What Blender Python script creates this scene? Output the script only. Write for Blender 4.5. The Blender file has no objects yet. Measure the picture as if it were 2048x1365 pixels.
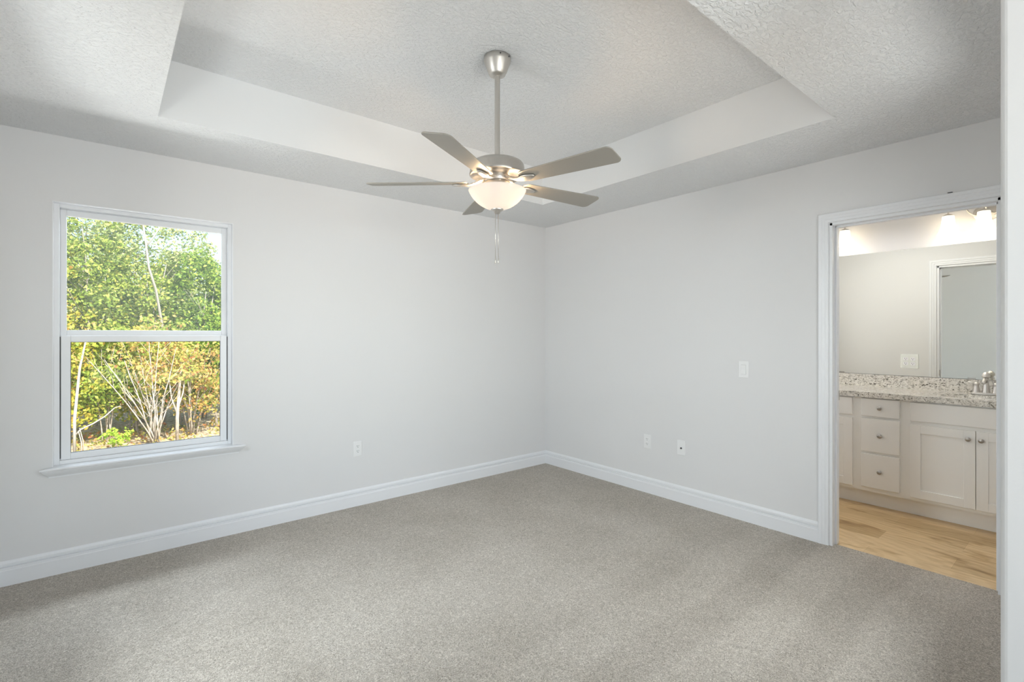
import bpy, bmesh, math, random
import numpy as np
from mathutils import Vector, Matrix

S = bpy.context.scene
COL = S.collection
PI = math.pi
R = math.radians

# ------------------------------------------------------------------ camera
cam_d = bpy.data.cameras.new('camera')
cam = bpy.data.objects.new('camera', cam_d)
COL.objects.link(cam)
CAM = (-3.52, -3.72, 1.33)
cam.location = CAM
cam.rotation_euler = (R(90), 0, R(-39.5))
cam_d.sensor_width = 36.0
cam_d.lens = 983.0 / 2048.0 * 36.0
cam_d.shift_y = -12.5 / 2048.0
cam_d.clip_start = 0.02
cam_d.clip_end = 300
S.camera = cam

# ------------------------------------------------------------------ colour management
S.view_settings.view_transform = 'Standard'
S.view_settings.look = 'None'
S.view_settings.gamma = 1.0
S.view_settings.use_curve_mapping = False
S.view_settings.exposure = 0.85
S.cycles.max_bounces = 14
S.cycles.diffuse_bounces = 8
S.cycles.glossy_bounces = 6
S.cycles.transmission_bounces = 8
S.cycles.transparent_max_bounces = 24
S.cycles.caustics_reflective = False
S.cycles.caustics_refractive = False
S.cycles.sample_clamp_indirect = 6.0

# ------------------------------------------------------------------ sky, sun, added fill lamps
world = bpy.data.worlds.new('sky')
S.world = world
world.use_nodes = True
wn = world.node_tree
wn.nodes.clear()
w_out = wn.nodes.new('ShaderNodeOutputWorld')
w_bg = wn.nodes.new('ShaderNodeBackground')
w_sky = wn.nodes.new('ShaderNodeTexSky')
w_sky.sky_type = 'NISHITA'
w_sky.sun_disc = False
w_sky.sun_elevation = R(45)
w_sky.sun_rotation = R(165)
w_bg.inputs['Strength'].default_value = 0.17
wn.links.new(w_sky.outputs[0], w_bg.inputs[0])
wn.links.new(w_bg.outputs[0], w_out.inputs[0])

sun_d = bpy.data.lights.new('sun', 'SUN')
sun_d.energy = 5.6
sun_d.angle = R(0.6)
sun_d.color = (1.0, 0.95, 0.86)
sun = bpy.data.objects.new('sun', sun_d)
COL.objects.link(sun)
_dir = Vector((-0.16, 0.72, -0.70))
sun.rotation_euler = _dir.to_track_quat('-Z', 'Y').to_euler()


def area(name, loc, direction, sx, sy, power, color):
    d = bpy.data.lights.new(name, 'AREA')
    d.shape = 'RECTANGLE'
    d.size, d.size_y = sx, sy
    d.energy = power
    d.color = color
    o = bpy.data.objects.new(name, d)
    COL.objects.link(o)
    o.location = loc
    o.rotation_euler = Vector(direction).to_track_quat('-Z', 'Z').to_euler()
    return o


# added fill lamps outside the north window, hidden from the camera:
# ground lamp lifts the ceiling like sunlit soil, the upper one lights the floor
area('yard_fill_uplight', (-3.0, 3.2, -0.235), (0, 0, 1), 3.4, 0.8, 125, (1.0, 0.985, 0.98))
area('north_fill_high', (-2.9, 1.05, 2.62), (-0.12, -1, -0.85), 2.1, 0.7, 48, (0.84, 0.92, 1.0))
# added fill, a high and a low lamp outside each made-up window
area('west_fill_high', (-4.85, -1.45, 1.95), (1, 0.0, -0.40), 1.1, 1.1, 52, (0.91, 0.955, 1.0))
area('west_fill_low', (-5.0, -2.0, 0.32), (1, 0.55, 0.68), 1.0, 1.0, 27, (0.94, 0.97, 1.0))
area('entry_fill_high', (-3.0, -5.85, 1.95), (-0.35, 1, -0.33), 1.6, 1.1, 34, (0.87, 0.935, 1.0))
area('entry_fill_low', (-3.0, -6.0, 0.3), (-0.1, 1, 0.6), 1.6, 1.0, 62, (0.94, 0.97, 1.0))
area('south_fill_high', (-1.3, -4.5, 2.0), (0.0, 1, -0.38), 1.2, 1.1, 36, (0.91, 0.955, 1.0))
area('south_fill_low', (-1.3, -4.6, 0.3), (-0.1, 1, 0.6), 1.0, 1.0, 16, (0.94, 0.97, 1.0))
# bathroom: two unseen fill lamps
area('bathroom_fill_top', (0.88, -2.45, 2.425), (-0.25, 0, -1), 0.4, 1.1, 9.5, (1.0, 0.985, 0.96))
area('bathroom_fill_side', (0.80, -1.645, 1.25), (0, -1, 0), 0.5, 0.9, 1.8, (0.97, 0.985, 1.0))

# ------------------------------------------------------------------ materials


def mat(name, color=(0.8, 0.8, 0.8), rough=0.5, metal=0.0, spec=0.5, **kw):
    m = bpy.data.materials.new(name)
    m.use_nodes = True
    b = m.node_tree.nodes['Principled BSDF']
    b.inputs['Base Color'].default_value = (*color, 1)
    b.inputs['Roughness'].default_value = rough
    b.inputs['Metallic'].default_value = metal
    b.inputs['Specular IOR Level'].default_value = spec
    for k, v in kw.items():
        b.inputs[k].default_value = v
    return m


def N(m, typ, **props):
    n = m.node_tree.nodes.new(typ)
    for k, v in props.items():
        setattr(n, k, v)
    return n


def L(m, a, b):
    m.node_tree.links.new(a, b)


def bsdf(m):
    return m.node_tree.nodes['Principled BSDF']


def coords(m, scale=(1, 1, 1), rot=(0, 0, 0)):
    tc = N(m, 'ShaderNodeTexCoord')
    mp = N(m, 'ShaderNodeMapping')
    mp.inputs['Scale'].default_value = scale
    mp.inputs['Rotation'].default_value = rot
    L(m, tc.outputs['Object'], mp.inputs['Vector'])
    return mp.outputs['Vector']


def noise(m, vec, scale, detail=3, rough=0.5, dist=0.0):
    n = N(m, 'ShaderNodeTexNoise')
    n.inputs['Scale'].default_value = scale
    n.inputs['Detail'].default_value = detail
    n.inputs['Roughness'].default_value = rough
    n.inputs['Distortion'].default_value = dist
    L(m, vec, n.inputs['Vector'])
    return n.outputs['Fac']


def ramp(m, fac, stops, interp='LINEAR'):
    r = N(m, 'ShaderNodeValToRGB')
    r.color_ramp.interpolation = interp
    els = r.color_ramp.elements
    while len(els) < len(stops):
        els.new(0.5)
    for e, (p, c) in zip(els, stops):
        e.position = p
        e.color = (*c, 1) if len(c) == 3 else c
    L(m, fac, r.inputs['Fac'])
    return r.outputs['Color']


def mix(m, fac, a, b, blend='MIX'):
    n = N(m, 'ShaderNodeMix', data_type='RGBA', blend_type=blend)
    if isinstance(fac, (int, float)):
        n.inputs['Factor'].default_value = fac
    else:
        L(m, fac, n.inputs['Factor'])
    for sock, v in ((n.inputs['A'], a), (n.inputs['B'], b)):
        pass
    ia = [i for i in n.inputs if i.name == 'A' and i.type == 'RGBA'][0]
    ib = [i for i in n.inputs if i.name == 'B' and i.type == 'RGBA'][0]
    for sock, v in ((ia, a), (ib, b)):
        if isinstance(v, tuple):
            sock.default_value = (*v, 1)
        else:
            L(m, v, sock)
    return [o for o in n.outputs if o.type == 'RGBA'][0]


def bump(m, height, strength=0.2, dist=0.002):
    b = N(m, 'ShaderNodeBump')
    b.inputs['Strength'].default_value = strength
    b.inputs['Distance'].default_value = dist
    L(m, height, b.inputs['Height'])
    L(m, b.outputs['Normal'], bsdf(m).inputs['Normal'])


M = {}
# painted walls: light grey with faint roller texture
m = M['wall'] = mat('wall_paint', (0.735, 0.732, 0.734), 0.65, spec=0.25)
v = coords(m)
bump(m, noise(m, v, 90, 4, 0.6), 0.10, 0.002)
# knock-down textured ceiling
m = M['ceiling'] = mat('ceiling_texture', (0.745, 0.75, 0.755), 0.8, spec=0.2)
v = coords(m, (1, 1.6, 1))
h = noise(m, v, 42, 3, 0.55, 0.6)
hr = ramp(m, h, [(0.42, (0, 0, 0)), (0.62, (1, 1, 1))])
bump(m, hr, 0.65, 0.006)
# flat riser of the tray
m = M['riser'] = mat('riser_paint', (0.755, 0.76, 0.765), 0.7, spec=0.2)
M['trim'] = mat('trim_white', (0.80, 0.81, 0.83), 0.35)
M['vinyl'] = mat('window_vinyl', (0.82, 0.83, 0.85), 0.35)
M['gap'] = mat('shadow_gap_gasket', (0.05, 0.05, 0.055), 0.7)
M['plate'] = mat('plate_white', (0.82, 0.82, 0.82), 0.3)
M['slot'] = mat('slot_dark', (0.06, 0.06, 0.06), 0.6)
M['clear_plate'] = mat('frosted_plate', (0.78, 0.80, 0.74), 0.25)
M['porcelain'] = mat('porcelain', (0.8, 0.8, 0.77), 0.15)
M['cabinet'] = mat('cabinet_paint', (0.83, 0.825, 0.80), 0.4)
M['nickel'] = mat('brushed_nickel', (0.60, 0.575, 0.54), 0.40, metal=1.0)
m = M['nickel_dark'] = mat('knob_nickel', (0.42, 0.40, 0.37), 0.28, metal=1.0)
m = M['blade'] = mat('fan_blade_silver', (0.33, 0.31, 0.275), 0.45, metal=0.3)
m = M['mirror'] = mat('mirror_silver', (0.93, 0.945, 0.895), 0.0, metal=1.0)
M['mirror_back'] = mat('mirror_edge', (0.45, 0.5, 0.46), 0.3)

# carpet: twisted grey-beige pile
m = M['carpet'] = mat('carpet_pile', (0.45, 0.42, 0.38), 0.95, spec=0.1)
v = coords(m)
n1 = noise(m, v, 88, 2, 0.6, 2.2)
n2 = noise(m, v, 165, 2, 0.6, 1.2)
n3 = noise(m, v, 1.6, 3, 0.6, 0.4)
c1 = ramp(m, n1, [(0.31, (0.12, 0.11, 0.098)), (0.40, (0.36, 0.335, 0.305)), (0.50, (0.58, 0.55, 0.51)), (0.64, (0.86, 0.83, 0.79))])
c2 = mix(m, 0.45, c1, ramp(m, n2, [(0.34, (0.20, 0.185, 0.165)), (0.60, (0.80, 0.77, 0.725))]))
# curled yarn: pale strands along the level lines of a fine noise
n5 = noise(m, v, 72, 1, 0.5, 1.2)
sb = N(m, 'ShaderNodeMath', operation='SUBTRACT')
sb.inputs[1].default_value = 0.5
L(m, n5, sb.inputs[0])
ab = N(m, 'ShaderNodeMath', operation='ABSOLUTE')
L(m, sb.outputs[0], ab.inputs[0])
yarn = ramp(m, ab.outputs[0], [(0.01, (0.90, 0.87, 0.83)), (0.05, (0.58, 0.55, 0.515)), (0.11, (0.27, 0.25, 0.225)), (0.18, (0.50, 0.47, 0.435))])
c2 = mix(m, 0.42, c2, yarn)
c3 = mix(m, 1.0, c2, ramp(m, n3, [(0.35, (0.93, 0.925, 0.91)), (0.68, (1.06, 1.06, 1.06))]), 'MULTIPLY')
# vacuum tracks: bands of brushed pile running into the room from the doorway
wv = N(m, 'ShaderNodeTexWave', wave_type='BANDS', bands_direction='Y')
wv.inputs['Scale'].default_value = 0.75
wv.inputs['Distortion'].default_value = 1.6
wv.inputs['Detail'].default_value = 2.0
wv.inputs['Detail Scale'].default_value = 1.3
L(m, v, wv.inputs['Vector'])
sx = N(m, 'ShaderNodeSeparateXYZ')
L(m, v, sx.inputs[0])
mr_ = N(m, 'ShaderNodeMapRange')
mr_.inputs['From Min'].default_value = -1.7
mr_.inputs['From Max'].default_value = -2.5
L(m, sx.outputs['Y'], mr_.inputs['Value'])
trk = ramp(m, wv.outputs['Fac'], [(0.25, (0.93, 0.925, 0.92)), (0.6, (1.03, 1.03, 1.03))])
trk = mix(m, mr_.outputs[0], (1.0, 1.0, 1.0), trk)
c4 = mix(m, 1.0, c3, trk, 'MULTIPLY')
c4 = mix(m, 1.0, c4, (0.90, 0.87, 0.83), 'MULTIPLY')
L(m, c4, bsdf(m).inputs['Base Color'])
bump(m, n1, 0.9, 0.008)

# oak vinyl planks, running along the vanity (world y)
m = M['wood'] = mat('oak_planks', (0.6, 0.45, 0.25), 0.4)
v = coords(m, (1, 1, 1), (0, 0, R(90)))
bk = N(m, 'ShaderNodeTexBrick')
bk.offset = 0.37
bk.inputs['Scale'].default_value = 1.0
bk.inputs['Brick Width'].default_value = 1.05
bk.inputs['Row Height'].default_value = 0.19
bk.inputs['Mortar Size'].default_value = 0.0007
bk.inputs['Mortar Smooth'].default_value = 0.6
bk.inputs['Color1'].default_value = (0.74, 0.56, 0.33, 1)
bk.inputs['Color2'].default_value = (0.42, 0.285, 0.135, 1)
bk.inputs['Mortar'].default_value = (0.36, 0.25, 0.12, 1)
L(m, v, bk.inputs['Vector'])
vs = coords(m, (7, 1.0, 1))
g1 = noise(m, vs, 3.0, 5, 0.6, 2.2)
gr = ramp(m, g1, [(0.30, (0.80, 0.75, 0.68)), (0.5, (1.0, 1.0, 1.0)), (0.7, (1.08, 1.07, 1.06))])
wc = mix(m, 1.0, bk.outputs['Color'], gr, 'MULTIPLY')
vr = coords(m, (5.0, 1.1, 1))
rg = N(m, 'ShaderNodeTexWave', wave_type='RINGS', rings_direction='Z')
rg.inputs['Scale'].default_value = 2.2
rg.inputs['Distortion'].default_value = 5.0
rg.inputs['Detail'].default_value = 2.0
L(m, vr, rg.inputs['Vector'])
wc = mix(m, 1.0, wc, ramp(m, rg.outputs['Fac'], [(0.2, (0.93, 0.91, 0.88)), (0.6, (1.0, 1.0, 1.0))]), 'MULTIPLY')
vk = coords(m, (4.2, 1.7, 1))
kn = noise(m, vk, 1.6, 3, 0.55, 0.7)
kr = ramp(m, kn, [(0.58, (1, 1, 1)), (0.65, (0.78, 0.72, 0.62)), (0.73, (0.32, 0.25, 0.17))])
wc = mix(m, 1.0, wc, kr, 'MULTIPLY')
L(m, wc, bsdf(m).inputs['Base Color'])

# speckled granite
m = M['granite'] = mat('granite', (0.7, 0.66, 0.58), 0.12)
v = coords(m, (1, 1, 1))
a1 = noise(m, v, 45, 4, 0.65, 0.6)
a2 = noise(m, coords(m, (1, 0.7, 1.0)), 62, 3, 0.6, 1.8)
a3 = noise(m, v, 11, 2, 0.5)
base = ramp(m, a1, [(0.36, (0.40, 0.385, 0.35)), (0.46, (0.68, 0.655, 0.60)), (0.6, (0.82, 0.80, 0.75))])
base = mix(m, 0.25, base, ramp(m, a3, [(0.35, (0.70, 0.66, 0.57)), (0.65, (0.78, 0.77, 0.73))]))
sp = ramp(m, a2, [(0.34, (0.09, 0.085, 0.075)), (0.41, (0.55, 0.54, 0.50)), (0.47, (1, 1, 1))])
gc = mix(m, 1.0, base, sp, 'MULTIPLY')
L(m, gc, bsdf(m).inputs['Base Color'])


def glow(name, color, strength, base=(0.9, 0.87, 0.8)):
    """frosted lamp glass: lets lamp light through and glows"""
    m = bpy.data.materials.new(name)
    m.use_nodes = True
    t = m.node_tree
    t.nodes.clear()
    out = t.nodes.new('ShaderNodeOutputMaterial')
    tr = t.nodes.new('ShaderNodeBsdfTranslucent')
    df = t.nodes.new('ShaderNodeBsdfPrincipled')
    em = t.nodes.new('ShaderNodeEmission')
    tr.inputs['Color'].default_value = (*base, 1)
    df.inputs['Base Color'].default_value = (*base, 1)
    df.inputs['Roughness'].default_value = 0.25
    em.inputs['Color'].default_value = (*color, 1)
    em.inputs['Strength'].default_value = strength
    mx = t.nodes.new('ShaderNodeMixShader')
    mx.inputs[0].default_value = 0.5
    t.links.new(tr.outputs[0], mx.inputs[1])
    t.links.new(df.outputs[0], mx.inputs[2])
    ad = t.nodes.new('ShaderNodeAddShader')
    t.links.new(mx.outputs[0], ad.inputs[0])
    t.links.new(em.outputs[0], ad.inputs[1])
    t.links.new(ad.outputs[0], out.inputs['Surface'])
    return m


M['bowl'] = glow('bowl_glass', (1.0, 0.91, 0.82), 0.22, (0.42, 0.41, 0.40))
M['shade'] = glow('shade_glass', (1.0, 0.95, 0.86), 0.50)
m = M['bulb'] = bpy.data.materials.new('bulb_glow')
m.use_nodes = True
_b = bsdf(m)
_b.inputs['Emission Color'].default_value = (1, 0.85, 0.62, 1)
_b.inputs['Emission Strength'].default_value = 9.0


def pane_mat(name, haze):
    m = bpy.data.materials.new(name)
    m.use_nodes = True
    t = m.node_tree
    t.nodes.clear()
    out = t.nodes.new('ShaderNodeOutputMaterial')
    tr = t.nodes.new('ShaderNodeBsdfTransparent')
    tr.inputs['Color'].default_value = (0.96, 0.975, 0.965, 1)
    gl = t.nodes.new('ShaderNodeBsdfGlossy')
    gl.inputs['Roughness'].default_value = 0.01
    fr = t.nodes.new('ShaderNodeFresnel')
    fr.inputs['IOR'].default_value = 1.1
    mx = t.nodes.new('ShaderNodeMixShader')
    t.links.new(fr.outputs[0], mx.inputs[0])
    t.links.new(tr.outputs[0], mx.inputs[1])
    t.links.new(gl.outputs[0], mx.inputs[2])
    df = t.nodes.new('ShaderNodeBsdfTranslucent')
    df.inputs['Color'].default_value = (0.9, 0.95, 0.97, 1)
    m2 = t.nodes.new('ShaderNodeMixShader')
    m2.inputs[0].default_value = haze
    t.links.new(mx.outputs[0], m2.inputs[1])
    t.links.new(df.outputs[0], m2.inputs[2])
    t.links.new(m2.outputs[0], out.inputs['Surface'])
    return m


M['pane'] = pane_mat('window_glass', 0.01)
M['pane_veil'] = pane_mat('window_glass_veil', 0.018)  # upper pane: veil of reflected light put into the glass


def leaf_mat(name, stops, trans=0.35):
    m = bpy.data.materials.new(name)
    m.use_nodes = True
    b = bsdf(m)
    g = N(m, 'ShaderNodeNewGeometry')
    c = ramp(m, g.outputs['Random Per Island'], stops, 'LINEAR')
    L(m, c, b.inputs['Base Color'])
    b.inputs['Roughness'].default_value = 0.55
    b.inputs['Specular IOR Level'].default_value = 0.3
    tr = N(m, 'ShaderNodeBsdfTranslucent')
    L(m, c, tr.inputs['Color'])
    mx = N(m, 'ShaderNodeMixShader')
    mx.inputs[0].default_value = trans
    out = m.node_tree.nodes['Material Output']
    L(m, b.outputs[0], mx.inputs[1])
    L(m, tr.outputs[0], mx.inputs[2])
    L(m, mx.outputs[0], out.inputs['Surface'])
    return m


M['leaf_green'] = leaf_mat('leaves_green', [(0, (0.12, 0.19, 0.025)), (0.5, (0.30, 0.40, 0.06)), (0.85, (0.52, 0.58, 0.12)), (1, (0.66, 0.56, 0.12))])
M['leaf_dark'] = leaf_mat('leaves_dark_green', [(0, (0.08, 0.16, 0.02)), (0.6, (0.25, 0.38, 0.045)), (1, (0.50, 0.58, 0.10))])
M['leaf_pale'] = leaf_mat('leaves_pale_green', [(0, (0.20, 0.28, 0.09)), (0.6, (0.44, 0.52, 0.19)), (1, (0.66, 0.64, 0.28))])
M['leaf_yellow'] = leaf_mat('leaves_yellow', [(0, (0.20, 0.28, 0.03)), (0.45, (0.44, 0.46, 0.06)), (0.8, (0.66, 0.54, 0.08)), (1, (0.60, 0.33, 0.07))])
M['leaf_orange'] = leaf_mat('leaves_russet', [(0, (0.20, 0.26, 0.05)), (0.4, (0.46, 0.42, 0.10)), (0.8, (0.60, 0.38, 0.13)), (1, (0.50, 0.20, 0.09))])
M['leaf_lime'] = leaf_mat('leaves_lime', [(0, (0.30, 0.50, 0.04)), (1, (0.52, 0.68, 0.10))])
m = M['bark'] = mat('pale_bark', (0.62, 0.53, 0.42), 0.85)
v = coords(m, (1, 1, 0.3))
L(m, ramp(m, noise(m, v, 30, 4, 0.6), [(0.35, (0.26, 0.21, 0.16)), (0.6, (0.50, 0.44, 0.37))]), bsdf(m).inputs['Base Color'])
m = M['bark_white'] = mat('white_bark', (0.36, 0.33, 0.28), 0.8)
m = M['ground'] = mat('leaf_litter_ground', (0.5, 0.4, 0.28), 0.95)
v = coords(m)
gcol = ramp(m, noise(m, v, 14, 5, 0.7, 0.6), [(0.3, (0.20, 0.13, 0.08)), (0.48, (0.50, 0.37, 0.24)), (0.65, (0.72, 0.62, 0.46))])
L(m, gcol, bsdf(m).inputs['Base Color'])
bump(m, noise(m, v, 30, 4, 0.6), 0.6, 0.03)
m = M['roof'] = mat('roof_board', (0.55, 0.55, 0.55), 0.8)
m = M['log'] = mat('grey_weathered_wood', (0.55, 0.52, 0.47), 0.9)

# ------------------------------------------------------------------ mesh helpers


class MB:
    def __init__(self):
        self.v, self.f, self.s = [], [], []

    def add(self, verts, faces, smooth=False):
        o = len(self.v)
        self.v += [tuple(p) for p in verts]
        self.f += [tuple(i + o for i in f) for f in faces]
        self.s += [smooth] * len(faces)
        return self

    def box(self, x0, x1, y0, y1, z0, z1):
        x0, x1 = min(x0, x1), max(x0, x1)
        y0, y1 = min(y0, y1), max(y0, y1)
        z0, z1 = min(z0, z1), max(z0, z1)
        v = [(x0, y0, z0), (x1, y0, z0), (x1, y1, z0), (x0, y1, z0), (x0, y0, z1), (x1, y0, z1), (x1, y1, z1), (x0, y1, z1)]
        f = [(0, 3, 2, 1), (4, 5, 6, 7), (0, 1, 5, 4), (1, 2, 6, 5), (2, 3, 7, 6), (3, 0, 4, 7)]
        return self.add(v, f)

    def lathe(self, prof, n=48, c=(0, 0, 0), axis='z', cap=True):
        """prof: (r, h) from one end to the other"""
        vs, fs = [], []
        for r, h in prof:
            for k in range(n):
                a = 2 * PI * k / n
                p = (r * math.cos(a), r * math.sin(a), h)
                if axis == 'x':
                    p = (p[2], p[0], p[1])
                elif axis == 'y':
                    p = (p[1], p[2], p[0])
                vs.append((p[0] + c[0], p[1] + c[1], p[2] + c[2]))
        m_ = len(prof)
        for i in range(m_ - 1):
            for k in range(n):
                k2 = (k + 1) % n
                fs.append((i * n + k, i * n + k2, (i + 1) * n + k2, (i + 1) * n + k))
        self.add(vs, fs, True)
        if cap:
            for i in (0, m_ - 1):
                if prof[i][0] > 1e-5:
                    self.add([vs[i * n + k] for k in range(n)], [tuple(range(n))])
        return self

    def tube(self, pts, rad, n=10):
        pts = [Vector(p) for p in pts]
        if isinstance(rad, (int, float)):
            rad = [rad] * len(pts)
        vs, fs = [], []
        prev = None
        for i, p in enumerate(pts):
            t = (pts[min(i + 1, len(pts) - 1)] - pts[max(i - 1, 0)]).normalized()
            if prev is None:
                u = t.orthogonal().normalized()
            else:
                u = (prev - t * prev.dot(t)).normalized()
            prev = u
            w = t.cross(u)
            for k in range(n):
                a = 2 * PI * k / n
                vs.append(p + (u * math.cos(a) + w * math.sin(a)) * rad[i])
        for i in range(len(pts) - 1):
            for k in range(n):
                k2 = (k + 1) % n
                fs.append((i * n + k, i * n + k2, (i + 1) * n + k2, (i + 1) * n + k))
        fs.append(tuple(reversed(range(n))))
        fs.append(tuple((len(pts) - 1) * n + k for k in range(n)))
        return self.add(vs, fs, True)

    def sweep(self, prof, a, b, out):
        """a profile (depth, height) swept from a to b; out = unit vector away from the wall"""
        a, b, out = Vector(a), Vector(b), Vector(out)
        n = len(prof)
        vs = [a + out * d + Vector((0, 0, h)) for d, h in prof] + [b + out * d + Vector((0, 0, h)) for d, h in prof]
        fs = [(i, (i + 1) % n, n + (i + 1) % n, n + i) for i in range(n)]
        fs += [tuple(range(n)), tuple(range(n, 2 * n))]
        return self.add(vs, fs)

    def prism(self, poly, z0, z1):
        n = len(poly)
        vs = [(x, y, z0) for x, y in poly] + [(x, y, z1) for x, y in poly]
        fs = [tuple(reversed(range(n))), tuple(range(n, 2 * n))]
        fs += [(i, (i + 1) % n, n + (i + 1) % n, n + i) for i in range(n)]
        return self.add(vs, fs)

    def xf(self, mtx):
        self.v = [tuple(mtx @ Vector(p)) for p in self.v]
        return self

    def build(self, name, m, parent=None, bevel=0.0, seg=2):
        me = bpy.data.meshes.new(name)
        me.from_pydata(self.v, [], self.f)
        bm = bmesh.new()
        bm.from_mesh(me)
        bmesh.ops.recalc_face_normals(bm, faces=bm.faces)
        bm.to_mesh(me)
        bm.free()
        for p, s in zip(me.polygons, self.s):
            p.use_smooth = s
        me.materials.append(m if not isinstance(m, str) else M[m])
        o = bpy.data.objects.new(name, me)
        COL.objects.link(o)
        if parent is not None:
            o.parent = parent
        if bevel:
            bv = o.modifiers.new('bevel', 'BEVEL')
            bv.width = bevel
            bv.segments = seg
            bv.limit_method = 'ANGLE'
        return o


def struct(o):
    o['kind'] = 'structure'
    return o


def empty(name, loc=(0, 0, 0), rz=0.0):
    o = bpy.data.objects.new(name, None)
    o.location = loc
    o.rotation_euler = (0, 0, rz)
    o.empty_display_size = 0.1
    COL.objects.link(o)
    return o


def tag(o, label, cat, group=None):
    o['label'] = label
    o['category'] = cat
    if group:
        o['group'] = group
    return o


def copy_tree(o, parent=None):
    c = o.copy()
    COL.objects.link(c)
    if parent is not None:
        c.parent = parent
    for ch in list(o.children):
        copy_tree(ch, c)
    return c


# ------------------------------------------------------------------ room shell
XW, YS, YA = -3.97, -3.57, -5.05          # west wall, south wall, entry alcove's end
XE = -2.02                                # end of the south wall beside the camera
H, HT = 2.44, 2.744                       # ceiling, tray
TX0, TX1, TY0, TY1 = -3.32, -0.65, -2.83, -0.65
DY0, DY1, DH = -3.375, -2.603, 2.033      # doorway opening
WX0, WX1, WZ0, WZ1 = -3.752, -2.870, 0.595, 2.073
TH = 0.14

b = MB()
b.box(XW - .1, 0, YS, 0, -0.06, 0)
b.box(XW - .1, XE, YA - .1, YS, -0.06, 0)
b.box(0, 0.05, DY0, DY1, -0.06, 0)
struct(b.build('floor', 'carpet'))
b = MB()
b.box(0.05, 0.12, DY0, DY1, -0.06, -0.004)
b.box(0.12, 1.62, -3.60, -1.63, -0.06, -0.004)
struct(b.build('floor_bathroom', 'wood'))

# ceiling with recessed tray (soffit ring, risers, raised middle)
b = MB()
b.box(XW - .1, TX0, YS, 0, H, HT + .1)
b.box(TX1, 0, YS, 0, H, HT + .1)
b.box(TX0, TX1, TY1, 0, H, HT + .1)
b.box(TX0, TX1, YS, TY0, H, HT + .1)
b.box(TX0, TX1, TY0, TY1, HT, HT + .1)
b.box(XW - .1, XE, YA - .1, YS, H, HT + .1)
ceil = struct(b.build('ceiling', 'ceiling'))
ceil.data.materials.append(M['riser'])
for p in ceil.data.polygons:
    if abs(p.normal.z) < 0.5:
        p.material_index = 1
b = MB()
b.box(0.12, 1.62, -3.60, -1.63, H, H + .1)
struct(b.build('ceiling_bathroom', 'riser'))
b = MB()
b.box(XW - 1.0, 2.2, YA - 3.0, 0.55, HT + .1, HT + .22)  # unseen roof, its overhangs sized to block the sun
struct(b.build('roof', 'roof'))

# left wall of the photo (north): window opening
b = MB()
b.box(XW - TH, WX0, 0, TH, -.06, HT + .1)
b.box(WX1, TH, 0, TH, -.06, HT + .1)
b.box(WX0, WX1, 0, TH, -.06, WZ0 - .02)
b.box(WX0, WX1, 0, TH, WZ1, HT + .1)
struct(b.build('wall_left', 'wall'))
# right wall of the photo (east): doorway
b = MB()
b.box(0, 0.12, DY1, 0, -.06, H + .1)
b.box(0, 0.12, YS - .1, DY0, -.06, H + .1)
b.box(0, 0.12, DY0, DY1, DH, H + .1)
struct(b.build('wall_right', 'wall'))
# west wall with an unseen window added for fill light
W2Y0, W2Y1 = -1.89, -1.008
b = MB()
b.box(XW - TH, XW, W2Y1, 0, -.06, H + .1)
b.box(XW - TH, XW, YA - .1, W2Y0, -.06, H + .1)
b.box(XW - TH, XW, W2Y0, W2Y1, -.06, WZ0 - .02)
b.box(XW - TH, XW, W2Y0, W2Y1, WZ1, H + .1)
struct(b.build('wall_west', 'wall'))
# south wall ending beside the camera (with an unseen window added for fill light), then the entry alcove
W4X0, W4X1 = -1.72, -0.85
b = MB()
b.box(XE, W4X0, YS - .12, YS, -.06, H + .1)
b.box(W4X1, 0, YS - .12, YS, -.06, H + .1)
b.box(W4X0, W4X1, YS - .12, YS, -.06, WZ0 - .02)
b.box(W4X0, W4X1, YS - .12, YS, WZ1, H + .1)
b.box(XE, XE + .12, YA - .1, YS - .12, -.06, H + .1)
struct(b.build('wall_near', 'wall', bevel=0.012, seg=4))
# entry wall behind the camera with a wide window added for fill light
W3X0, W3X1 = -3.80, -2.17
b = MB()
b.box(XW, W3X0, YA - TH, YA, -.06, H + .1)
b.box(W3X1, XE, YA - TH, YA, -.06, H + .1)
b.box(W3X0, W3X1, YA - TH, YA, -.06, WZ0 - .02)
b.box(W3X0, W3X1, YA - TH, YA, WZ1, H + .1)
struct(b.build('wall_entry', 'wall'))
# bathroom walls
b = MB()
b.box(1.60, 1.72, -3.70, -1.53, -.06, H + .1)
struct(b.build('wall_bathroom_back', 'wall'))
b = MB()
b.box(0.12, 1.60, -3.70, -3.60, -.06, H + .1)
struct(b.build('wall_bathroom_near', 'wall'))
b = MB()
b.box(0.12, 1.60, -1.63, -1.53, -.06, H + .1)
struct(b.build('wall_bathroom_far', 'wall'))

# baseboards
BP = [(0, 0), (0.016, 0), (0.016, 0.080), (0.0130, 0.084), (0.0130, 0.0965), (0.004, 0.0985), (0.004, 0.1010), (0.0115, 0.104),
      (0.011, 0.116), (0.007, 0.125), (0.004, 0.130), (0, 0.130)]
struct(MB().sweep(BP, (XW, 0, 0), (0, 0, 0), (0, -1, 0)).build('baseboard_left', 'trim'))
struct(MB().sweep(BP, (0, DY1 + .060, 0), (0, 0, 0), (-1, 0, 0)).build('baseboard_right', 'trim'))
struct(MB().sweep(BP, (XW, YA, 0), (XW, 0, 0), (1, 0, 0)).build('baseboard_west', 'trim'))
struct(MB().sweep(BP, (XE, YS, 0), (0, YS, 0), (0, 1, 0)).build('baseboard_near', 'trim'))

# ------------------------------------------------------------------ windows


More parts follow.
